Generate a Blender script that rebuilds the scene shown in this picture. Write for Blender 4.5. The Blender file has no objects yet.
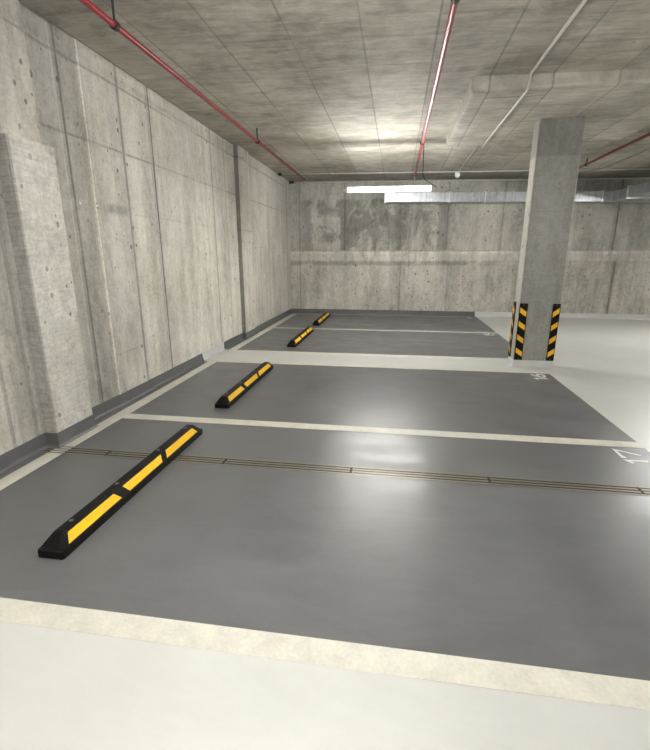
import bpy, bmesh, math, random
from mathutils import Vector, Matrix
random.seed(7)
scn = bpy.context.scene
COL = scn.collection
PI = math.pi

# ------------------------------------------------------------------ node helpers
class G:
    """Small wrapper that writes shader maths as expressions."""
    def __init__(self, name):
        self.mat = bpy.data.materials.new(name); self.mat.use_nodes = True
        self.nt = self.mat.node_tree; self.nt.nodes.clear()
        self.out = self.nt.nodes.new('ShaderNodeOutputMaterial')
        tc = self.nt.nodes.new('ShaderNodeTexCoord'); self.P = tc.outputs['Object']
        sp = self.nt.nodes.new('ShaderNodeSeparateXYZ'); self.nt.links.new(self.P, sp.inputs[0])
        self.X, self.Y, self.Z = sp.outputs
    def put(self, sock, v):
        if hasattr(v, 'is_linked') or hasattr(v, 'links'): self.nt.links.new(v, sock)
        elif isinstance(v, (tuple, list)) and len(v) == 3 and sock.type == 'RGBA': sock.default_value = (*v, 1)
        else: sock.default_value = v
    def m(self, op, a, b=0.0, c=0.0, clamp=False):
        n = self.nt.nodes.new('ShaderNodeMath'); n.operation = op; n.use_clamp = clamp
        for s, v in zip(n.inputs, (a, b, c)): self.put(s, v)
        return n.outputs[0]
    def add(self, a, b): return self.m('ADD', a, b)
    def sub(self, a, b): return self.m('SUBTRACT', a, b)
    def mul(self, a, b): return self.m('MULTIPLY', a, b)
    def mx(self, a, b): return self.m('MAXIMUM', a, b)
    def gt(self, a, b): return self.m('GREATER_THAN', a, b)
    def rng(self, v, a, b, c=0.0, d=1.0):
        n = self.nt.nodes.new('ShaderNodeMapRange'); n.interpolation_type = 'SMOOTHSTEP'
        for s, x in zip(n.inputs[:5], (v, a, b, c, d)): self.put(s, x)
        return n.outputs[0]
    def band(self, v, a, b, soft=.02):
        return self.mul(self.rng(v, a - soft, a + soft), self.rng(v, b - soft, b + soft, 1, 0))
    def line(self, v, pos, w):
        return self.rng(self.m('ABSOLUTE', self.sub(v, pos)), w * .4, w, 1, 0)
    def scale(self, sx, sy, sz, off=(0, 0, 0)):
        n = self.nt.nodes.new('ShaderNodeMapping'); self.nt.links.new(self.P, n.inputs[0])
        n.inputs['Scale'].default_value = (sx, sy, sz); n.inputs['Location'].default_value = off
        return n.outputs[0]
    def noise(self, vec, s=1.0, det=4.0, rough=.55, dist=0.0):
        n = self.nt.nodes.new('ShaderNodeTexNoise'); self.nt.links.new(vec, n.inputs['Vector'])
        n.inputs['Scale'].default_value = s; n.inputs['Detail'].default_value = det
        n.inputs['Roughness'].default_value = rough; n.inputs['Distortion'].default_value = dist
        return n.outputs['Fac']
    def holes(self, vec, s, r, keep):
        n = self.nt.nodes.new('ShaderNodeTexVoronoi'); self.nt.links.new(vec, n.inputs['Vector'])
        n.inputs['Scale'].default_value = s
        sp = self.nt.nodes.new('ShaderNodeSeparateColor'); self.nt.links.new(n.outputs['Color'], sp.inputs[0])
        rr = self.mul(sp.outputs[1], r)
        return self.mul(self.m('LESS_THAN', n.outputs['Distance'], rr), self.gt(sp.outputs[0], 1 - keep))
    def mix(self, f, a, b):
        n = self.nt.nodes.new('ShaderNodeMix'); n.data_type = 'RGBA'
        self.put(n.inputs[0], f); self.put(n.inputs[6], a); self.put(n.inputs[7], b)
        return n.outputs[2]
    def shade(self, col, f):
        n = self.nt.nodes.new('ShaderNodeVectorMath'); n.operation = 'SCALE'
        self.put(n.inputs[0], col); self.put(n.inputs[3], f)
        return n.outputs[0]
    def finish(self, col, rough=.7, bump=None, strength=.3, dist=.01, metal=0.0, spec=.5, coat=0.0):
        b = self.nt.nodes.new('ShaderNodeBsdfPrincipled')
        self.put(b.inputs['Base Color'], col); self.put(b.inputs['Roughness'], rough)
        self.put(b.inputs['Metallic'], metal); b.inputs['Specular IOR Level'].default_value = spec
        b.inputs['Coat Weight'].default_value = coat
        if bump is not None:
            n = self.nt.nodes.new('ShaderNodeBump'); n.inputs['Strength'].default_value = strength
            n.inputs['Distance'].default_value = dist
            self.put(n.inputs['Height'], bump); self.nt.links.new(n.outputs[0], b.inputs['Normal'])
        self.nt.links.new(b.outputs[0], self.out.inputs[0])
        return self.mat

def concrete(name, base, axis, vseams=(), hseams=(), tones=(), streak=.5, contrast=1.0, extra=None, rough=.75, holes=1.0, warm=(1.0, .985, .95)):
    """axis: the letter of the horizontal direction along the face ('X' or 'Y')."""
    g = G(name)
    U = g.X if axis == 'X' else g.Y
    f = 1.0
    big = g.noise(g.scale(1, 1, .55), .9, 5, .6)
    mid = g.noise(g.scale(1, 1, .35), 3.3, 6, .65, .4)
    fin = g.noise(g.P, 38, 3, .6)
    run = g.noise(g.scale(7, 7, .22), 1.0, 5, .65)
    v = g.add(g.rng(big, .3, .7, 1 - .17 * contrast, 1 + .13 * contrast), g.rng(mid, .3, .7, -.12 * contrast, .10 * contrast))
    v = g.add(v, g.rng(run, .3, .7, -.10 * streak, .08 * streak))
    blo = g.noise(g.scale(1, 1, .8, (5, 3, 1)), 7.5, 5, .7, .8)
    v = g.add(v, g.rng(blo, .3, .7, -.08 * contrast, .07 * contrast))
    v = g.add(v, g.rng(fin, .25, .75, -.11, .10))
    grit = g.noise(g.scale(1, 1, .6), 17, 4, .7)
    v = g.add(v, g.rng(grit, .3, .7, -.09, .08))
    prev = 0.0
    for pos, t in tones:                       # each panel of formwork has a tone of its own
        v = g.add(v, g.mul(g.gt(U, pos), t - prev)); prev = t
    dark = 0.0
    for pos, w, s, z0, z1 in vseams:
        wob = g.add(U, g.mul(g.sub(mid, .5), .02))
        ln = g.mul(g.add(g.mul(g.line(wob, pos, w), .8), g.mul(g.line(wob, pos - w, w * 4), .22)), g.mul(g.rng(mid, .3, .62, .55, 1.0), s))
        if z0 > 0 or z1 < 9: ln = g.mul(ln, g.band(g.Z, z0, z1, .03))
        dark = g.mx(dark, ln)
    for z, w, s, u0, u1 in hseams:
        wob = g.add(g.Z, g.mul(g.sub(mid, .5), .02))
        dark = g.mx(dark, g.mul(g.mul(g.line(wob, z, w), g.mul(g.rng(big, .35, .65, .35, 1.0), s)), g.band(U, u0, u1, .1)))
    h1 = g.mul(g.mul(g.holes(g.scale(1, 1, .7), 10, .19, .6), .95 * holes), g.rng(big, .38, .6, .15, 1.0))
    h2 = g.mul(g.holes(g.scale(1.3, 1.3, .6, (3.1, 1.7, .4)), 2.6, .050, .45), .75 * holes)
    h3 = g.mul(g.mul(g.holes(g.scale(1, 1, 1, (.3, .7, .9)), 22, .22, .4), .5 * holes), g.rng(big, .45, .6))
    hol = g.mx(g.mx(h1, h2), h3)
    tot = g.mx(dark, hol)
    v = g.mul(v, g.sub(1.0, g.mul(tot, .75)))
    col = g.mix(g.rng(mid, .35, .7), tuple(base[i] * warm[i] for i in range(3)), base)
    if extra: v, col = extra(g, v, col, U, big, mid, run)
    col = g.shade(col, v)
    return g.finish(col, rough, g.sub(g.add(g.mul(fin, .25), g.mul(mid, .5)), tot), .35, .012)

def plain(name, col, rough=.5, metal=0.0, bump=0.0, bscale=60, vary=.08, spec=.5):
    g = G(name); n = g.noise(g.P, bscale, 4, .6); n2 = g.noise(g.P, 3.0, 4, .6)
    c = g.shade(g.mix(0.0, col, col), g.add(g.rng(n2, .3, .7, 1 - vary, 1 + vary), g.rng(n, .3, .7, -vary * .6, vary * .6)))
    return g.finish(c, g.rng(n2, .3, .7, max(rough - .07, .02), min(rough + .07, 1)), n if bump else None, bump, .004, metal, spec)

# ------------------------------------------------------------------ mesh helpers
def link(name, bm, mat, parent=None, smooth=False):
    me = bpy.data.meshes.new(name)
    bmesh.ops.recalc_face_normals(bm, faces=bm.faces)
    bm.to_mesh(me); bm.free()
    for mm in (mat if isinstance(mat, (list, tuple)) else [mat]): me.materials.append(mm)
    if smooth:
        for p in me.polygons: p.use_smooth = True
    o = bpy.data.objects.new(name, me); COL.objects.link(o)
    if parent is not None: o.parent = parent
    return o
def struct(name, bm, mat, **k):
    o = link(name, bm, mat, **k); o['kind'] = 'structure'; return o
def tag(o, label, cat, group=None):
    o['label'] = label; o['category'] = cat
    if group: o['group'] = group
    return o
def thing(name, label, cat, loc=(0, 0, 0), group=None):
    o = bpy.data.objects.new(name, None); COL.objects.link(o); o.location = loc; o.empty_display_size = .1
    return tag(o, label, cat, group)
def box(bm, x0, x1, y0, y1, z0, z1, bev=0.0, mi=0):
    vs = [bm.verts.new(p) for p in ((x0, y0, z0), (x1, y0, z0), (x1, y1, z0), (x0, y1, z0), (x0, y0, z1), (x1, y0, z1), (x1, y1, z1), (x0, y1, z1))]
    fs = [bm.faces.new([vs[i] for i in q]) for q in ((0, 3, 2, 1), (4, 5, 6, 7), (0, 1, 5, 4), (1, 2, 6, 5), (2, 3, 7, 6), (3, 0, 4, 7))]
    for f in fs: f.material_index = mi
    if bev:
        es = {e for f in fs for e in f.edges}
        r = bmesh.ops.bevel(bm, geom=list(es), offset=bev, segments=2, affect='EDGES', profile=.5)
    return fs
def prism(bm, poly, z0, z1):
    """Vertical prism over a footprint polygon."""
    a = [bm.verts.new((x, y, z0)) for x, y in poly]; b = [bm.verts.new((x, y, z1)) for x, y in poly]
    n = len(poly); bm.faces.new(a[::-1]); bm.faces.new(b)
    for i in range(n): bm.faces.new((a[i], a[(i + 1) % n], b[(i + 1) % n], b[i]))
def tube(bm, pts, r, seg=12, cap=True):
    pts = [Vector(p) for p in pts]; rings = []
    rs = r if isinstance(r, (list, tuple)) else [r] * len(pts)
    ref = None
    for i, p in enumerate(pts):
        d = (pts[min(i + 1, len(pts) - 1)] - pts[max(i - 1, 0)]).normalized()
        if ref is None:
            ref = Vector((0, 0, 1)) if abs(d.z) < .9 else Vector((1, 0, 0))
        a = d.cross(ref).normalized(); b = a.cross(d).normalized(); ref = b
        rings.append([bm.verts.new(p + (a * math.cos(t) + b * math.sin(t)) * rs[i]) for t in (2 * PI * k / seg for k in range(seg))])
    for A, B in zip(rings, rings[1:]):
        for k in range(seg): bm.faces.new((A[k], A[(k + 1) % seg], B[(k + 1) % seg], B[k]))
    if cap: bm.faces.new(rings[0][::-1]); bm.faces.new(rings[-1])
def sweep(bm, path, prof):
    """Sweep a (offset, z) profile along a ground path; offset goes to the path's right-hand side."""
    n = len(path); cols = []
    for i in range(n):
        p = Vector(path[i]); dirs = []
        if i > 0: dirs.append((p - Vector(path[i - 1])).normalized())
        if i < n - 1: dirs.append((Vector(path[i + 1]) - p).normalized())
        ns = [Vector((d.y, -d.x)) for d in dirs]
        m = sum(ns, Vector((0, 0))); m.normalize(); m /= max(m.dot(ns[0]), .3)
        cols.append([bm.verts.new((p.x + m.x * o, p.y + m.y * o, z)) for o, z in prof])
    for A, B in zip(cols, cols[1:]):
        for k in range(len(prof) - 1): bm.faces.new((A[k], B[k], B[k + 1], A[k + 1]))
    bm.faces.new(cols[0]); bm.faces.new(cols[-1][::-1])
def slabtop(bm, x0, x1, y0, y1, z=.0015):
    box(bm, x0, x1, y0, y1, 0.0, z)
new = bmesh.new

# ------------------------------------------------------------------ layout (metres; back wall y=0, left wall x=0)
XR = 4.965                                   # driveway end of the bays
Y3, YBF, YBN, Y1, YBOT = -2.604, -5.028, -5.92, -8.306, -10.68
XE, YE = 13.0, -17.0                         # extent of the modelled part
def zc(x): return 3.41 - .0125 * x           # ceiling falls slightly to the right
COLX0, COLX1, COLY0, COLY1 = 4.568, 5.106, -5.58, -5.30

# ------------------------------------------------------------------ materials
def left_extra(g, v, col, U, big, mid, run):
    # lamplight painted in, paler low in mid-wall; damp smudges near the ties
    sm = g.mul(g.mul(g.band(g.Z, 1.98, 2.07, .03), g.band(U, -8.02, -7.5, .03)), g.rng(mid, .35, .6))
    v = g.mul(v, g.sub(1.0, g.mul(sm, .4)))
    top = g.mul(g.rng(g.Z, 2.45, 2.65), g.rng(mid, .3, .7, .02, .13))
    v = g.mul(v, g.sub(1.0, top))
    d2 = g.mul(g.band(U, -9.32, -9.02, .06), g.rng(run, .3, .6, .38, .12))
    v = g.mul(v, g.sub(1.0, d2))
    d3 = g.mul(g.band(U, -8.62, -8.05, .05), .20)
    v = g.mul(v, g.sub(1.0, d3))
    v = g.mul(v, g.add(1.0, g.mul(g.line(U, -8.026, .016), .55)))  # light caught by the step's edge, painted in as a thin bright line
    v = g.mul(v, g.add(1.0, g.mul(g.line(U, -8.345, .014), .25)))
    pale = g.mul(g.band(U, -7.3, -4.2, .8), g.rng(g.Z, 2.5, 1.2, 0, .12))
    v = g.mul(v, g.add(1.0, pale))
    return v, col
WALL = (.60, .585, .53)
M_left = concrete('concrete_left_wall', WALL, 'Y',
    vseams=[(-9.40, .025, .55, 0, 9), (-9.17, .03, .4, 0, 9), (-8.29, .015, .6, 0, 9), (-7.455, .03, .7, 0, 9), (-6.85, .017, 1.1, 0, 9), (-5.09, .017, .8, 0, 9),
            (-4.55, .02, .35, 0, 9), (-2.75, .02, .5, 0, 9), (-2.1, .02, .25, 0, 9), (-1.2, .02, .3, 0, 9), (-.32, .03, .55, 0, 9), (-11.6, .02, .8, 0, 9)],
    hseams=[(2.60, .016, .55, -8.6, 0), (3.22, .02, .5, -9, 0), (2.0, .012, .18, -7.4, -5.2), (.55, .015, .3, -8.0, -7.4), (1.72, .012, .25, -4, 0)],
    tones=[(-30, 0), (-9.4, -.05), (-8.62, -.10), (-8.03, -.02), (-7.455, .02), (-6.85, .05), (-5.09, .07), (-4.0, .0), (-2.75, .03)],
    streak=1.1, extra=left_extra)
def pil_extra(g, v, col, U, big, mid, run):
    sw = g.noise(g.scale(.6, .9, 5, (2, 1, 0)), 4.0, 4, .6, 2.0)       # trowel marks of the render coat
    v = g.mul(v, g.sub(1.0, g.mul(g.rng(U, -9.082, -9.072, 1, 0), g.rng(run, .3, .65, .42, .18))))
    return g.add(v, g.rng(sw, .35, .65, -.07, .09)), col
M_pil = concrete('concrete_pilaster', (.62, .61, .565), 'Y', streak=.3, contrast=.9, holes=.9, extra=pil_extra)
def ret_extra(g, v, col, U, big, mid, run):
    # shade painted onto the narrow camera-facing return of the far pilaster
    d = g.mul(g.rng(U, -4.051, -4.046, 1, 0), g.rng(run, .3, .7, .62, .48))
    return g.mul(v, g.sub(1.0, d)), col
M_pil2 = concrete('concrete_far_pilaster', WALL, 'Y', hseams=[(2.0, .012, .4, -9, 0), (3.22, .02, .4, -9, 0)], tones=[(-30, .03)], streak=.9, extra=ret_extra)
def back_extra(g, v, col, U, big, mid, run):
    blot = g.noise(g.scale(1.15, 1, .8, (4, 0, 2.2)), 1.35, 8, .72, 1.2)
    up = g.mul(g.band(g.Z, 1.68, 2.95, .04), g.band(U, .25, 4.25, .25))
    st = g.mul(up, g.rng(blot, .44, .56))
    cols = g.mx(g.mx(g.line(U, .42, .2), g.line(U, 1.45, .12)), g.mul(g.line(U, 4.02, .22), 1.0))
    st = g.mx(st, g.mul(g.mul(up, cols), g.rng(mid, .3, .5)))
    v = g.mul(v, g.sub(1.0, g.mul(st, .40)))
    up2 = g.mul(g.rng(g.Z, 1.66, 1.70), .10)
    v = g.mul(v, g.sub(1.0, up2))
    strip = g.band(g.Z, 1.42, 1.655, .02)
    v = g.mul(v, g.add(1.0, g.mul(strip, .12)))
    ridge = g.mul(g.band(g.add(g.Z, g.mul(g.sub(mid, .5), .10)), 1.59, 1.68, .02), g.rng(blot, .42, .55))
    v = g.mul(v, g.add(1.0, g.mul(ridge, .18)))
    drip = g.mul(g.band(g.add(g.Z, g.mul(mid, .10)), 1.35, 1.45, .03), g.mul(g.band(U, .05, 5.2, .2), g.rng(blot, .30, .5)))
    v = g.mul(v, g.sub(1.0, g.mul(drip, .34)))
    rust = g.mul(g.line(U, 8.12, .09), g.band(g.Z, .1, 1.4, .1))
    col = g.mix(g.mul(rust, g.rng(mid, .3, .6, .15, .5)), col, (.38, .32, .24))
    return v, col
M_back = concrete('concrete_back_wall', (.52, .505, .455), 'X',
    vseams=[(.27, .025, .5, 0, 9), (1.47, .02, .6, 1.66, 9), (2.95, .02, .55, 0, 1.4), (3.33, .015, .4, 1.4, 1.66), (4.08, .02, .5, 1.66, 9), (4.16, .018, .4, 0, 1.4),
            (5.4, .02, .5, 1.66, 9), (8.02, .025, .8, 1.66, 9), (8.12, .03, .8, 0, 1.4), (10.6, .02, .6, 0, 9)],
    hseams=[(1.668, .02, .45, -1, 20), (1.402, .012, .15, -1, 20), (.95, .012, .25, 4.5, 9)],
    tones=[(-1, 0), (1.47, -.03), (4.08, .02), (5.4, -.04), (8.02, .04)],
    streak=1.0, contrast=1.3, extra=back_extra)
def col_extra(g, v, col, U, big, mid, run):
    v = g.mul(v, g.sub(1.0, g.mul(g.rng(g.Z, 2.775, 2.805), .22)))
    v = g.mul(v, g.add(1.0, g.mul(g.rng(g.X, COLX0 + .001, COLX0 + .014, 1, 0), .45)))  # left face painted lighter, standing in for light from the tube
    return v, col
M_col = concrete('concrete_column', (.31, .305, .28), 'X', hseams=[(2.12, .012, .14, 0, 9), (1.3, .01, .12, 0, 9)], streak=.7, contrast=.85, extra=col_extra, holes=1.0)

def ceiling_mat(name, base, far):
    g = G(name)
    gr = g.noise(g.scale(1.1, 7, 1), 2.2, 7, .7)
    blot = g.noise(g.P, 4.5, 6, .7, .6)
    big = g.noise(g.P, 1.0, 5, .6, .5)
    v = g.add(g.rng(gr, .3, .7, .80, 1.14), g.rng(big, .3, .7, -.20, .14))
    v = g.add(v, g.rng(blot, .3, .7, -.16, .13))
    # formwork sheets 0.625 m wide, 2.5 m long
    u = g.m('FRACT', g.m('DIVIDE', g.add(g.X, .02 + .625), .625))
    ln = g.rng(g.m('ABSOLUTE', g.sub(u, .5)), .478, .494, 0, 1)
    iu = g.m('FLOOR', g.m('DIVIDE', g.add(g.X, .645), .625))
    off = g.m('FRACT', g.mul(iu, .37))
    w = g.m('FRACT', g.m('DIVIDE', g.add(g.Y, g.mul(off, 2.5)), 2.5))
    ln2 = g.rng(g.m('ABSOLUTE', g.sub(w, .5)), .488, .497, 0, 1)
    wn = g.nt.nodes.new('ShaderNodeTexWhiteNoise'); wn.noise_dimensions = '2D'
    cb = g.nt.nodes.new('ShaderNodeCombineXYZ'); g.put(cb.inputs[0], iu)
    g.put(cb.inputs[1], g.m('FLOOR', g.m('DIVIDE', g.add(g.Y, g.mul(off, 2.5)), 2.5))); g.nt.links.new(cb.outputs[0], wn.inputs['Vector'])
    v = g.add(v, g.rng(wn.outputs['Value'], 0, 1, -.09, .09))
    seam = g.mul(g.mx(g.mul(ln, .42), g.mul(ln2, .25)), g.rng(big, .35, .6, .35, 1.0))
    v = g.mul(v, g.sub(1.0, seam))
    hol = g.holes(g.P, 6, .10, .3)
    v = g.mul(v, g.sub(1.0, g.mul(hol, .4)))
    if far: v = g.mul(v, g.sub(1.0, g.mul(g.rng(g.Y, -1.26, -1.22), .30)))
    col = g.mix(g.rng(big, .35, .7), (base[0], base[1] * .98, base[2] * .94), base)
    return g.finish(g.shade(col, v), .8, g.sub(g.mul(gr, .4), seam), .3, .01)
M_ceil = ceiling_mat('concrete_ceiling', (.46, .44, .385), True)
M_drop = ceiling_mat('concrete_drop_panel', (.47, .455, .40), False)

def floor_mat():
    g = G('epoxy_floor')
    big = g.noise(g.P, .7, 5, .6, .4); mid = g.noise(g.scale(1, 1.3, 1), 3, 6, .65); fin = g.noise(g.P, 90, 3, .6)
    trow = g.noise(g.scale(.9, 2.6, 1), 1.6, 6, .7, 1.0)
    inb = g.m('LESS_THAN', g.X, XR)
    b1 = g.mul(g.gt(g.Y, YBN), g.m('LESS_THAN', g.Y, YBF))
    b2 = g.mul(g.gt(g.Y, YBOT - .9), g.m('LESS_THAN', g.Y, YBOT))
    dark = g.mul(inb, g.sub(1.0, g.mx(b1, b2)))
    v = g.add(g.rng(big, .3, .7, .93, 1.07), g.rng(mid, .3, .7, -.06, .06))
    v = g.add(v, g.rng(trow, .3, .7, -.09, .09))
    v = g.add(v, g.rng(fin, .2, .8, -.03, .03))
    sc = g.noise(g.scale(14, 1.2, 1), 1.0, 2, .5, 1.5)
    v = g.add(v, g.mul(g.rng(sc, .72, .78), .06))

    lv = g.add(g.rng(big, .3, .7, .95, 1.04), g.rng(trow, .3, .7, -.03, .03))
    dcol = g.shade(g.mix(0.0, (.132, .134, .139), (.15, .15, .15)), v)
    lcol = g.shade(g.mix(0.0, (.60, .60, .575), (.5, .5, .5)), lv)
    col = g.mix(dark, lcol, dcol)
    rough = g.m('MAXIMUM', g.add(g.rng(mid, .3, .7, .27, .37), g.rng(trow, .3, .7, -.03, .10)), .285)
    return g.finish(col, rough, g.add(g.mul(fin, .35), g.mul(g.noise(g.P, 7, 3, .55), .9)), .14, .005, spec=.75)
M_floor = floor_mat()
M_dark = plain('dark_grey_coating', (.125, .128, .132), .38, vary=.1)
M_light = plain('light_grey_coating', (.60, .60, .59), .38, vary=.05)
def line_mat():
    g = G('cream_line_paint'); n = g.noise(g.P, 6, 6, .65); f = g.noise(g.P, 60, 3, .6)
    v = g.add(g.rng(n, .3, .7, .88, 1.06), g.rng(f, .3, .7, -.05, .05))
    v = g.sub(v, g.mul(g.holes(g.P, 7, .12, .25), .25))
    return g.finish(g.shade(g.mix(0.0, (.66, .64, .56), (.6, .6, .5)), v), .45, f, .1, .003)
M_line = line_mat()
M_white = plain('white_number_paint', (.74, .74, .72), .45, vary=.06)
M_rub = plain('black_rubber', (.0035, .0035, .0035), .5, bump=.5, bscale=140, vary=.3, spec=.22)
M_yel = plain('yellow_reflective_film', (.93, .53, .003), .4, vary=.06)
M_gyel = plain('yellow_guard_stripe', (.88, .48, .012), .45, vary=.06)
M_dirt = plain('dusty_screw_head', (.16, .15, .14), .6, metal=.4, vary=.2)
M_galv = None
def galv():
    g = G('galvanised_steel'); n = g.noise(g.scale(5, 5, 5), 3, 5, .6); s = g.noise(g.scale(9, 2, .6), 2.0, 3, .6)
    w = g.m('FRACT', g.m('DIVIDE', g.X, .14)); rib = g.rng(g.m('ABSOLUTE', g.sub(w, .5)), .40, .5, 0, 1)
    v = g.add(g.rng(n, .3, .7, .82, 1.05), g.rng(s, .3, .7, -.12, .12))
    v = g.sub(v, g.mul(rib, .12))
    return g.finish(g.shade(g.mix(0.0, (.52, .54, .56), (.6, .6, .6)), v), g.rng(n, .3, .7, .30, .46), g.add(g.mul(rib, .6), g.mul(s, .5)), .25, .01, metal=.85)
M_galv = galv()
M_flange = plain('bright_zinc_flange', (.72, .74, .75), .33, metal=.8, vary=.1)
M_red = plain('red_pipe_paint', (.27, .022, .028), .4, vary=.12)
M_cond = plain('grey_plastic_conduit', (.60, .59, .55), .45, vary=.06)
M_blk = plain('black_plastic', (.02, .02, .02), .5, vary=.2)
M_house = plain('pale_grey_plastic', (.62, .62, .60), .4, vary=.04)
M_cap = plain('white_plastic', (.82, .82, .80), .35, vary=.03)
M_bronze = plain('bronze_drain_rod', (.225, .205, .168), .35, metal=.4, vary=.15)
M_slot = plain('drain_slot_shadow', (.03, .027, .022), .8, vary=.2)
M_chain = plain('steel_wire', (.35, .35, .35), .4, metal=.8)
def emis(name, col, s):
    g = G(name); e = g.nt.nodes.new('ShaderNodeEmission'); e.inputs[0].default_value = (*col, 1); e.inputs[1].default_value = s
    n = g.noise(g.P, 4, 2, .5); e2 = g.mul(g.rng(n, .2, .8, .97, 1.03), s); g.put(e.inputs[1], e2)
    g.nt.links.new(e.outputs[0], g.out.inputs[0]); return g.mat
LAMP = 54.0
M_lamp = emis('lit_diffuser', (1.0, .985, .945), LAMP)

# ------------------------------------------------------------------ room shell
bm = new(); box(bm, -.4, XE, YE, .3, -.2, 0.0); struct('floor', bm, M_floor)
# left wall: footprint with the small steps of its formwork
prof = [(.0, .0), (.0, -4.05), (-.03, -4.051), (-.03, -8.035), (-.046, -8.036), (-.046, -8.285), (-.052, -8.286), (-.052, -8.63), (-.03, -8.631), (-.03, YE)]
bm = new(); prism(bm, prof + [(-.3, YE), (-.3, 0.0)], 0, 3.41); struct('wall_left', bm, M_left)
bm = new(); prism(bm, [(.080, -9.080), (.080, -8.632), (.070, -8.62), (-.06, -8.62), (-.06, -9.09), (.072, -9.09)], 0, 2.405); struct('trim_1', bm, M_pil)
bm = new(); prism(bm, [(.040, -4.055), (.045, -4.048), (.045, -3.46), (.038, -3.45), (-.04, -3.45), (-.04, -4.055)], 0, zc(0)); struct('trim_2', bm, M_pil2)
# back wall with its slightly proud strip
bm = new(); box(bm, -.3, XE, 0, .3, 0, 3.45)
box(bm, 0.0, XE, -.012, .0, 0, 1.40); box(bm, 0.0, XE, -.028, .0, 1.402, 1.655, .006)
struct('wall_back', bm, M_back)
bm = new()
vs = [bm.verts.new(p) for p in ((-.3, YE, zc(-.3)), (XE, YE, zc(XE)), (XE, .3, zc(XE)), (-.3, .3, zc(-.3)), (-.3, YE, 3.75), (XE, YE, 3.75), (XE, .3, 3.75), (-.3, .3, 3.75))]
for q in ((0, 3, 2, 1), (4, 5, 6, 7), (0, 1, 5, 4), (1, 2, 6, 5), (2, 3, 7, 6), (3, 0, 4, 7)): bm.faces.new([vs[i] for i in q])
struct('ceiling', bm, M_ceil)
bm = new(); box(bm, 3.555, 6.11, -6.72, -4.165, 3.225, 3.40, .03); o = struct('ceiling_drop_panel', bm, M_drop)

# skirting: a coated upstand with a small cove at the floor
SK = [(.030, 0.0), (.018, .005), (.008, .016), (.004, .034), (.004, .126), (-.01, .126)]
def skirt(name, path, mat):
    bm = new(); sweep(bm, path, SK); return struct(name, bm, mat)
skirt('baseboard_left', [(-.03, YE), (-.03, -9.09), (.080, -9.09), (.080, -8.62), (-.052, -8.62), (-.052, -8.286), (-.046, -8.270), (-.03, -8.035), (-.03, YBN)], M_dark)
skirt('baseboard_left_column_strip', [(-.03, YBN), (-.03, YBF)], M_light)
skirt('baseboard_left_far', [(-.03, YBF), (-.03, -4.055), (.045, -4.054), (.045, -3.45), (0.0, -3.45), (0.0, -.012), (4.93, -.012)], M_dark)
skirt('baseboard_back', [(4.93, -.012), (XE, -.012)], M_light)

# ------------------------------------------------------------------ painted lines and bay numbers
LW = .125
def pline(name, label, x0, x1, y0, y1):
    bm = new(); slabtop(bm, x0, x1, y0, y1)
    return tag(link(name, bm, M_line), label, 'parking line', 'cream parking lines')
XL0, XL1 = .066, .197
pline('parking_line', 'cream line across the grey floor between bays 14 and 15', XL1, XR, Y3 - .05, Y3 + .05)
pline('parking_line', 'cream line on the bay 15 side of the pale column strip', XL0, XR, YBF - LW, YBF)
pline('parking_line', 'cream line on the bay 16 side of the pale column strip', XL0, XR, YBN, YBN + LW)
pline('parking_line', 'long cream line across the grey floor between bays 16 and 17', XL1, XR, Y1 - .065, Y1 + .065)
pline('parking_line', 'cream line on the near edge of bay 17, cut by the bottom of the photo', XL0, XR, YBOT - LW, YBOT)
pline('parking_line', 'cream line along the left wall at the head of bays 16 and 17', XL0, XL1, YBOT, YBN)
pline('parking_line', 'cream line along the left wall at the head of bays 14 and 15', XL0, XL1, -.16, YBF)
pline('parking_line', 'thin cream line along the foot of the back wall in bay 14', XL1, 4.75, -.16, -.10)

DIG = {'1': [[(.03, .80), (.20, 1.0), (.20, 0)]],
       '4': [[(.42, 0), (.42, 1.0), (.0, .30), (.58, .30)]],
       '5': [[(.52, 1.0), (.10, 1.0), (.05, .58), (.32, .62), (.52, .45), (.53, .22), (.40, .03), (.18, 0), (.0, .10)]],
       '6': [[(.46, 1.0), (.22, .78), (.04, .46), (.02, .22), (.14, .03), (.34, 0), (.52, .14), (.53, .36), (.40, .54), (.20, .54), (.05, .38)]],
       '7': [[(0.0, .84), (0.0, 1.0), (.55, 1.0), (.20, 0)]]}
def number(txt, xb, y0, h, w, label):
    """Digits read from the driveway: up is -X, reading direction is +Y."""
    bm = new(); t = .015; adv = 0.0
    for ch in txt:
        for pl in DIG[ch]:
            P = [Vector((xb - v * h, y0 + adv + u * w)) for u, v in pl]
            L, R = [], []
            for i, p in enumerate(P):
                ds = []
                if i: ds.append((p - P[i - 1]).normalized())
                if i < len(P) - 1: ds.append((P[i + 1] - p).normalized())
                ns = [Vector((-d.y, d.x)) for d in ds]; m = sum(ns, Vector((0, 0))); m.normalize(); m /= max(m.dot(ns[0]), .6)
                L.append(bm.verts.new((*(p + m * t), .0022))); R.append(bm.verts.new((*(p - m * t), .0022)))
            for i in range(len(P) - 1): bm.faces.new((L[i], L[i + 1], R[i + 1], R[i]))
        adv += w * (.42 if ch == '1' else .75)
    bmesh.ops.recalc_face_normals(bm, faces=bm.faces)
    for f in bm.faces:
        if f.normal.z < 0: f.normal_flip()
    r = bmesh.ops.extrude_face_region(bm, geom=bm.faces[:])
    for v in [g for g in r['geom'] if isinstance(g, bmesh.types.BMVert)]: v.co.z = .0002
    return tag(link('bay_number', bm, M_white), label, 'number', 'painted bay numbers')
number('17', 4.856, -8.695, .158, .265, 'white painted number 17 on the grey floor')
number('16', 4.86, -6.25, .155, .29, 'white painted number 16 on the grey floor in front of the column')
number('15', 4.855, -2.955, .165, .27, 'white painted number 15 on the grey floor behind the column')
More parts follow.
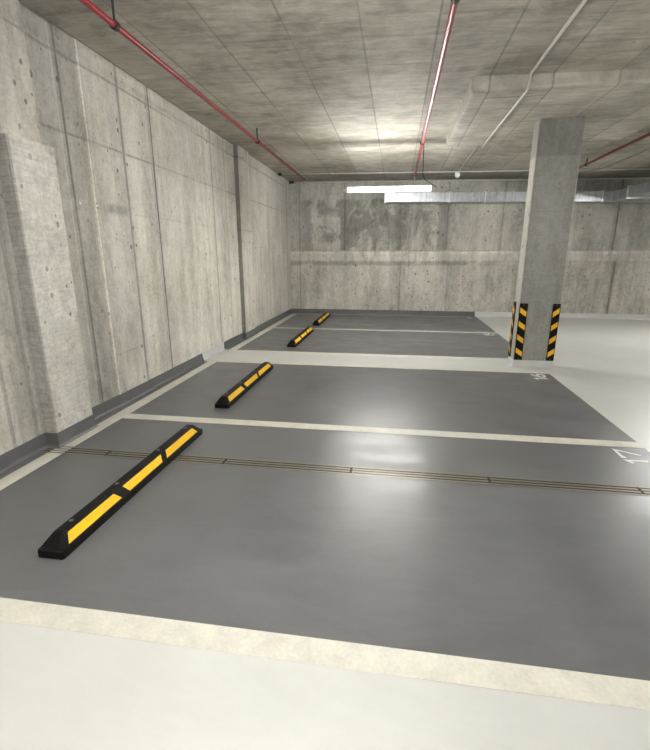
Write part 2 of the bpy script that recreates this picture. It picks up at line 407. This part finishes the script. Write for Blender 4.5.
number('14', 4.83, -.43, .11, .26, 'faint white number 14 on the floor by the back wall')

# ------------------------------------------------------------------ slot drain across bay 17, in one-metre sections
def drain(x0, x1, label, y=-9.138, clip=True):
    t = thing('drain_grating', label, 'drain grating', ((x0 + x1) / 2, y, 0), 'drain gratings in a row across bay 17')
    h = (x1 - x0) / 2 - .004; W = .064
    bm = new(); box(bm, -h, h, -W, W, 0.0002, .0010); link('channel', bm, M_slot, t)
    for k in range(4):
        yy = -W + .008 + k * (2 * W - .016) / 3
        bm = new(); box(bm, -h, h, yy - .0105, yy + .0105, .0006, .0019); link('grating_rod', bm, M_bronze, t)
    if clip:
        bm = new(); box(bm, h - .016, h + .003, -W * .75, W * .75, .001, .0021); link('joint_clip', bm, M_slot, t)
    return t
xs = [.577 + k for k in range(5)]
names = ['short bronze drain grating running from the left wall across the cream line',
         'bronze drain grating section passing beneath the nearest wheel stop',
         'bronze drain grating section just right of the nearest wheel stop',
         'bronze drain grating section between the joints right of the brightest floor patch',
         'bronze drain grating section running up to the joint near number 17']
drain(-.0, xs[0], names[0])
for k in range(4): drain(xs[k], xs[k + 1], names[k + 1])
drain(xs[4], xs[4] + 1.0, 'bronze drain grating section at the right edge of the photo below number 17', clip=False)

# ------------------------------------------------------------------ wheel stops
def stop_body():
    bm = new()
    x = [-.078, -.078, -.073, -.036, -.028, .028, .036, .073, .078, .078]
    z = [0, .043, .050, .103, .110, .110, .103, .050, .043, 0]
    L = .887
    # stations along the length: (y, height factor, width factor)
    st = [(-L, .30, .90), (-L + .008, .32, .98), (-L + .022, .40, 1.0), (-L + .074, .96, 1.0), (-L + .092, 1, 1)]
    full = st + [(-y, a, b) for y, a, b in st[::-1]]
    rings = []
    for y, a, b in full:
        rings.append([bm.verts.new((xx * b * (1.0 if zz < .03 or a > .9 else 1.0), y, min(zz, zz if zz <= .043 else .043 + (zz - .043) * max((a - .3) / .7, .02)))) for xx, zz in zip(x, z)])
    for A, B in zip(rings, rings[1:]):
        for k in range(len(x)):
            bm.faces.new((A[k], A[(k + 1) % len(x)], B[(k + 1) % len(x)], B[k]))
    bm.faces.new(rings[0]); bm.faces.new(rings[-1][::-1])
    return bm
def strip(ta, tb, ba, bb):
    # yellow film lying on the slanted face towards the driveway: top edge ta..tb, bottom edge ba..bb
    bm = new(); t = (.0395, .0980); b = (.0702, .0540); n = (.0018, .0013)
    q = [(t[0], ta, t[1]), (t[0], tb, t[1]), (b[0], bb, b[1]), (b[0], ba, b[1])]
    A = [bm.verts.new(p) for p in q]; B = [bm.verts.new((x + n[0], y, z + n[1])) for x, y, z in q]
    bm.faces.new(A[::-1]); bm.faces.new(B)
    for k in range(4): bm.faces.new((A[k], A[(k + 1) % 4], B[(k + 1) % 4], B[k]))
    return bm
SG = 'rubber wheel stops, one in each bay'
stop = thing('wheel_stop', 'nearest black rubber wheel stop with yellow strips, lying over the floor drain in bay 17', 'wheel stop', (1.078, -9.507, .0022), SG)
link('rubber_body', stop_body(), M_rub, stop)
stop.rotation_euler = (0, 0, -.005)
for q in ((-.786, -.375, -.825, -.341), (-.277, .213, -.249, .176), (.290, .755, .250, .787)):
    link('yellow_strip', strip(*q), M_yel, stop)
for y in (-.70, -.27, .26, .72):
    bm = new(); bmesh.ops.create_cone(bm, cap_ends=True, segments=12, radius1=.014, radius2=.012, depth=.005, matrix=Matrix.Translation((-.004, y, .1112)))
    link('fixing_bolt', bm, M_dirt, stop)
for y, lab in ((-7.06, 'black and yellow rubber wheel stop in bay 16, beside the pale column strip'),
               (-3.785, 'black and yellow rubber wheel stop in bay 15, beyond the pale column strip'),
               (-1.30, 'farthest black and yellow wheel stop, in bay 14 by the back wall')):
    r = stop.copy(); COL.objects.link(r); r.location = (1.075, y, .0005); r['label'] = lab
    for ch in list(stop.children):
        if ch.name.startswith('fixing_bolt') and y > -5: continue
        c = ch.copy(); COL.objects.link(c); c.parent = r

# ------------------------------------------------------------------ column with corner guards
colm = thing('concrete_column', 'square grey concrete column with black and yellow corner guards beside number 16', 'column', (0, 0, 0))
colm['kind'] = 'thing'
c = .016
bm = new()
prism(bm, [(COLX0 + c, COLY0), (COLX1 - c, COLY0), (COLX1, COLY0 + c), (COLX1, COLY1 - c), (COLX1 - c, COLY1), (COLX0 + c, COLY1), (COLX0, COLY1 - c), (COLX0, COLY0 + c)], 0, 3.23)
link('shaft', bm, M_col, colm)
bm = new()
sweep(bm, [(COLX0 + .2, COLY1), (COLX1, COLY1), (COLX1, COLY0), (COLX0, COLY0), (COLX0, COLY1), (COLX0 + .2, COLY1)][::-1], [(.030, 0.0), (.012, .012), (.006, .03), (.005, .105), (-.008, .105)])
link('base_coating', bm, M_light, colm)
def guard(P0, ux, un, width, flip):
    """Flat rubber plate on a face: P0 lower corner, ux along the face, un outward; slanted yellow bars."""
    P0, ux, un = Vector(P0), Vector(ux), Vector(un); H, T = .806, .014
    def pt(u, z, n): return P0 + ux * u + un * n + Vector((0, 0, z))
    bm = new()
    vs = [bm.verts.new(pt(u, z, n)) for n in (0.0, T) for u, z in ((0, 0), (width, 0), (width, H), (0, H))]
    for q in ((0, 1, 2, 3), (4, 5, 6, 7), (0, 1, 5, 4), (1, 2, 6, 5), (2, 3, 7, 6), (3, 0, 4, 7)): bm.faces.new([vs[i] for i in q])
    bmesh.ops.recalc_face_normals(bm, faces=bm.faces)
    bmesh.ops.bevel(bm, geom=bm.edges[:], offset=.003, segments=2, affect='EDGES')
    gob = link('corner_guard', bm, M_rub, colm)
    m = .010; sl = .062; bh = .072
    for k in range(4):
        zb = .048 + k * .190
        zl, zr = (zb + sl, zb) if not flip else (zb, zb + sl)
        bm = new()
        q = [(m, zl), (width - m, zr), (width - m, zr + bh), (m, zl + bh)]
        A = [bm.verts.new(pt(u, z, T - .001)) for u, z in q]; B = [bm.verts.new(pt(u, z, T + .0012)) for u, z in q]
        bm.faces.new(A); bm.faces.new(B)
        for i in range(4): bm.faces.new((A[i], A[(i + 1) % 4], B[(i + 1) % 4], B[i]))
        link('yellow_bar', bm, M_gyel, gob)
    for k in range(2):
        bm = new(); rot = un.to_track_quat('Z', 'Y').to_matrix().to_4x4()
        bmesh.ops.create_cone(bm, cap_ends=True, segments=10, radius1=.007, radius2=.006, depth=.004, matrix=Matrix.Translation(pt(width / 2, .022 + k * (H - .044), T + .001)) @ rot)
        link('screw', bm, M_dirt, gob)
guard((COLX0 + .002, COLY0, .108), (1, 0, 0), (0, -1, 0), .108, False)
guard((COLX1 - .100, COLY0, .108), (1, 0, 0), (0, -1, 0), .100, True)
guard((COLX0, COLY1 - .002, .108), (0, -1, 0), (-1, 0, 0), .100, False)

# ------------------------------------------------------------------ ceiling services
def pipe(x, y_end, z, hang, label, sprinkler):
    t = thing('sprinkler_pipe', label, 'pipe', (x, y_end, z), 'red sprinkler pipes under the ceiling')
    bm = new(); tube(bm, [(0, 0, 0), (0, YE - y_end + .5, 0)], .0235, 14); link('pipe_run', bm, M_red, t, True)
    bm = new(); tube(bm, [(0, .012, 0), (0, -.07, 0)], .029, 14); link('end_cap', bm, M_red, t)
    if sprinkler:
        bm = new(); tube(bm, [(0, -.03, -.02), (0, -.03, -.06), (0, -.03, -.075), (0, -.03, -.085)], [.014, .012, .026, .024], 12); link('sprinkler_head', bm, M_chain, t)
    for hy in hang:
        bm = new(); tube(bm, [(0, hy - y_end, .02), (0, hy - y_end, zc(x) - z + .005)], .009, 8)
        tube(bm, [(0, hy - y_end - .018, 0), (0, hy - y_end + .018, 0)], .034, 14)
        link('pipe_hanger', bm, M_blk, t)
    return t
pipe(.705, -1.46, 3.22, (-5.05, -8.6), 'red sprinkler pipe beneath the ceiling beside the left wall', True)
pipe(3.163, -1.60, 3.22, (-4.55, -8.6), 'red sprinkler pipe running above the lit tube light', True)
pipe(6.33, -1.60, 3.22, (-2.35, -8.4), 'dark red sprinkler pipe right of the concrete column', True)

# conduits
def conduit(name, pts, r, label, clips=()):
    bm = new(); t = thing(name, label, 'conduit', pts[0], 'conduits under the ceiling')
    P0 = Vector(pts[0]); tube(bm, [Vector(p) - P0 for p in pts], r, 10); link('tube', bm, M_cond, t, True)
    for p in clips:
        q = Vector(p) - P0; bm = new(); box(bm, q.x - .02, q.x + .02, q.y - .02, q.y + .02, q.z - r * 1.25, q.z + r + .004, .003); link('clip', bm, M_cond, t)
    return t
yA = -1.22
a = conduit('conduit', [(.10, yA, zc(.1) - .022), (XE, yA, zc(XE) - .022)], .014, 'thin pale conduit crossing the whole ceiling just before the back wall', [(x, yA, zc(x) - .022) for x in (1.3, 2.4, 3.5, 5.0, 6.2)])
bm = new(); box(bm, -.06, .02, -.045, .045, -.035, .018, .008); link('conduit_end', bm, M_blk, a)
b = conduit('conduit', [(.12, -.04, zc(.1) - .03), (XE, -.04, zc(XE) - .03)], .014, 'thin pale conduit along the top edge of the back wall', [(x, -.04, zc(x) - .03) for x in (1.5, 3.0, 4.5, 6.0)])
bm = new(); box(bm, -.10, .02, -.03, .03, -.03, .022, .008); link('conduit_end', bm, M_blk, b)
conduit('conduit', [(4.115, yA - .03, zc(4.1) - .022), (4.115, -4.10, zc(4.1) - .022), (4.112, -4.14, 3.23), (4.108, -4.20, 3.205), (4.108, -6.70, 3.205), (4.108, -6.76, 3.23), (4.108, -6.80, zc(4.1) - .022), (4.108, YE, zc(4.1) - .022)], .014,
        'pale conduit running toward the viewer over the thickened slab left of the column')
conduit('conduit', [(7.05, yA, zc(7.05) - .014), (7.05, YE, zc(7.05) - .014)], .009, 'thin dark conduit on the ceiling right of the red pipe')
jb = thing('junction_box', 'small round white junction box where two ceiling conduits meet', 'junction box', (4.10, yA, zc(4.1) - .0875))
bm = new(); tube(bm, [(0, 0, .05), (0, 0, .0), (0, 0, -.03), (0, 0, -.05), (0, 0, -.058)], [.055, .060, .055, .036, .01], 18); link('cover', bm, M_cap, jb, True)
bm = new(); tube(bm, [(0, 0, -.055), (0, 0, -.070)], .012, 10); link('cable_gland', bm, M_cond, jb)

# ventilation duct
DY0, DY1 = -.50, -.10
def dz(x): return 3.064 - .0145 * x
duct = thing('ventilation_duct', 'galvanised steel ventilation duct along the back wall with a branch on the right', 'duct')
def ductbox(x0, x1, name, grow=0.0):
    bm = new(); h = .215
    P = [(x, y, dz(x) - zz) for x in (x0, x1) for y, zz in ((DY0 - grow, -grow), (DY1 + grow, -grow), (DY1 + grow, h + grow), (DY0 - grow, h + grow))]
    v = [bm.verts.new(p) for p in P]
    for q in ((0, 1, 2, 3), (4, 7, 6, 5), (0, 4, 5, 1), (1, 5, 6, 2), (2, 6, 7, 3), (3, 7, 4, 0)): bm.faces.new([v[i] for i in q])
    return link(name, bm, M_flange if grow else M_galv, duct)
cuts = [2.515, 4.04, 4.86, 6.36, 7.42, 8.9, 10.4, 12.6]
for x0, x1 in zip(cuts, cuts[1:]): ductbox(x0, x1, 'duct_section')
for x in cuts[:-1]: ductbox(x - .014, x + .014, 'flange', .022)
# branch toward the viewer
bx0, bx1 = 7.66, 8.12; bz1, bz0 = dz(7.7) + .005, dz(7.7) - .21
for y0, y1 in ((-1.15, DY0 + .002), (-2.6, -1.15), (-4.1, -2.6), (-5.6, -4.1), (-7.1, -5.6), (-8.6, -7.1)):
    bm = new(); box(bm, bx0, bx1, y0, y1, bz0, bz1, .004); link('branch_section', bm, M_galv, duct)
    bm = new(); box(bm, bx0 - .025, bx1 + .025, y0 - .014, y0 + .014, bz0 - .025, bz1 + .025, .004); link('flange', bm, M_flange, duct)
for x in (3.2, 5.6, 7.2, 9.6):
    bm = new(); tube(bm, [(x, -.30, dz(x) - .01), (x, -.30, zc(x) + .01)], .005, 8); link('hanger_rod', bm, M_chain, duct)
for yy in (-3.0, -6.0):
    for x in (bx0 + .03, bx1 - .03):
        bm = new(); tube(bm, [(x, yy, bz1 - .01), (x, yy, zc(x) + .01)], .005, 8); link('hanger_rod', bm, M_chain, duct)

# tube lights
def tube_light(x, y, z, label):
    t = thing('hanging_tube_light', label, 'light', (x, y, z), 'hanging tube lights')
    L = .695
    bm = new(); tube(bm, [(-L, 0, 0), (L, 0, 0)], .035, 20); link('diffuser', bm, M_lamp, t, True)
    bm = new(); box(bm, -L - .02, L + .02, -.030, .030, .032, .056, .006); link('housing', bm, M_house, t)
    for s in (-1, 1):
        bm = new(); tube(bm, [(s * L, 0, 0), (s * (L + .02), 0, 0), (s * (L + .05), 0, 0), (s * (L + .055), 0, 0), (s * (L + .09), 0, 0)], [.049, .049, .034, .016, .014], 16); link('end_cap', bm, M_house, t, True)
        bm = new(); tube(bm, [(s * .40, 0, .06), (s * .40, 0, zc(x) - z - .002)], .0016, 6); link('suspension_wire', bm, M_chain, t)
    p = [Vector(q) for q in ((3.215, -4.0, 3.36), (3.215, -4.0, 3.1), (3.22, -4.0, 2.86), (3.26, -4.0, 2.78), (3.36, -4.0, 2.72), (3.43, -4.0, 2.68), (3.455, -4.0, 2.645))]
    bm = new(); tube(bm, [q - Vector((2.667, -4.0, 2.643)) for q in p], .006, 8); link('power_cable', bm, M_blk, t, True)
    return t
tl = tube_light(2.667, -4.0, 2.643, 'lit white tube light hanging in front of the back wall')
r = tl.copy(); COL.objects.link(r); r.location = (2.35, -10.3, 2.643); r['label'] = 'lit white tube light hanging overhead above bay 17, outside the photo'
for ch in list(tl.children):
    k = ch.copy(); COL.objects.link(k); k.parent = r
for y, lab in ((-3.5, 'lit tube light over the driveway near the back wall, right of the photo'), (-8.4, 'lit tube light over the driveway level with bay 16, right of the photo')):
    r = tl.copy(); COL.objects.link(r); r.location = (8.15, y, 2.643); r.rotation_euler = (0, 0, PI / 2); r['label'] = lab
    for ch in list(tl.children):
        if ch.name.startswith('power_cable'): continue
        k = ch.copy(); COL.objects.link(k); k.parent = r

# two small white plugs left in the wall
for (yy, xx, lab) in ((-8.238, -.046, 'tiny white plug in the left wall nearer the pilaster'), (-8.012, -.03, 'tiny white plug in the left wall above the dark smudge')):
    bm = new(); bmesh.ops.create_cone(bm, cap_ends=True, segments=12, radius1=.013, radius2=.010, depth=.012, matrix=Matrix.Translation((xx + .004, yy, 2.03)) @ Matrix.Rotation(PI / 2, 4, 'Y'))
    tag(link('wall_plug', bm, M_cap), lab, 'plug', 'white plugs in the left wall')

# ------------------------------------------------------------------ light
def area(x, y, z, sx, sy, p, rot=(0, 0, 0)):
    l = bpy.data.lights.new('unseen_rear_lamp', 'AREA'); l.shape = 'RECTANGLE'; l.size = sx; l.size_y = sy; l.energy = p; l.color = (1.0, .985, .945)
    o = bpy.data.objects.new('unseen_rear_lamp', l); COL.objects.link(o); o.location = (x, y, z); o.rotation_euler = rot; return o
area(2.7, -14.6, 2.7, 1.5, .12, 45)  # unseen area lamp behind the camera, over the bays
w = bpy.data.worlds.new('ambient'); scn.world = w; w.use_nodes = True
w.node_tree.nodes['Background'].inputs[0].default_value = (1.0, .985, .95, 1); w.node_tree.nodes['Background'].inputs[1].default_value = .05

# ------------------------------------------------------------------ camera
cam = bpy.data.cameras.new('camera'); co = bpy.data.objects.new('camera', cam); COL.objects.link(co); scn.camera = co
yaw, pitch, roll = .1543, .2639, -.001
cam.sensor_fit = 'HORIZONTAL'; cam.sensor_width = 36; cam.lens = 445.44 / 650 * 36; cam.clip_start = .05
co.location = (2.8419, -12.1905, 1.5727)
fw = Vector((-math.sin(yaw) * math.cos(pitch), math.cos(yaw) * math.cos(pitch), -math.sin(pitch)))
rt = Vector((math.cos(yaw), math.sin(yaw), 0)); up = rt.cross(fw)
R_ = rt * math.cos(roll) + up * math.sin(roll); U_ = up * math.cos(roll) - rt * math.sin(roll)
co.rotation_euler = Matrix((R_, U_, -fw)).transposed().to_euler()

scn.view_settings.view_transform = 'Standard'; scn.view_settings.look = 'None'; scn.view_settings.exposure = 1.9
scn.cycles.use_denoising = True; scn.cycles.max_bounces = 10; scn.cycles.diffuse_bounces = 6
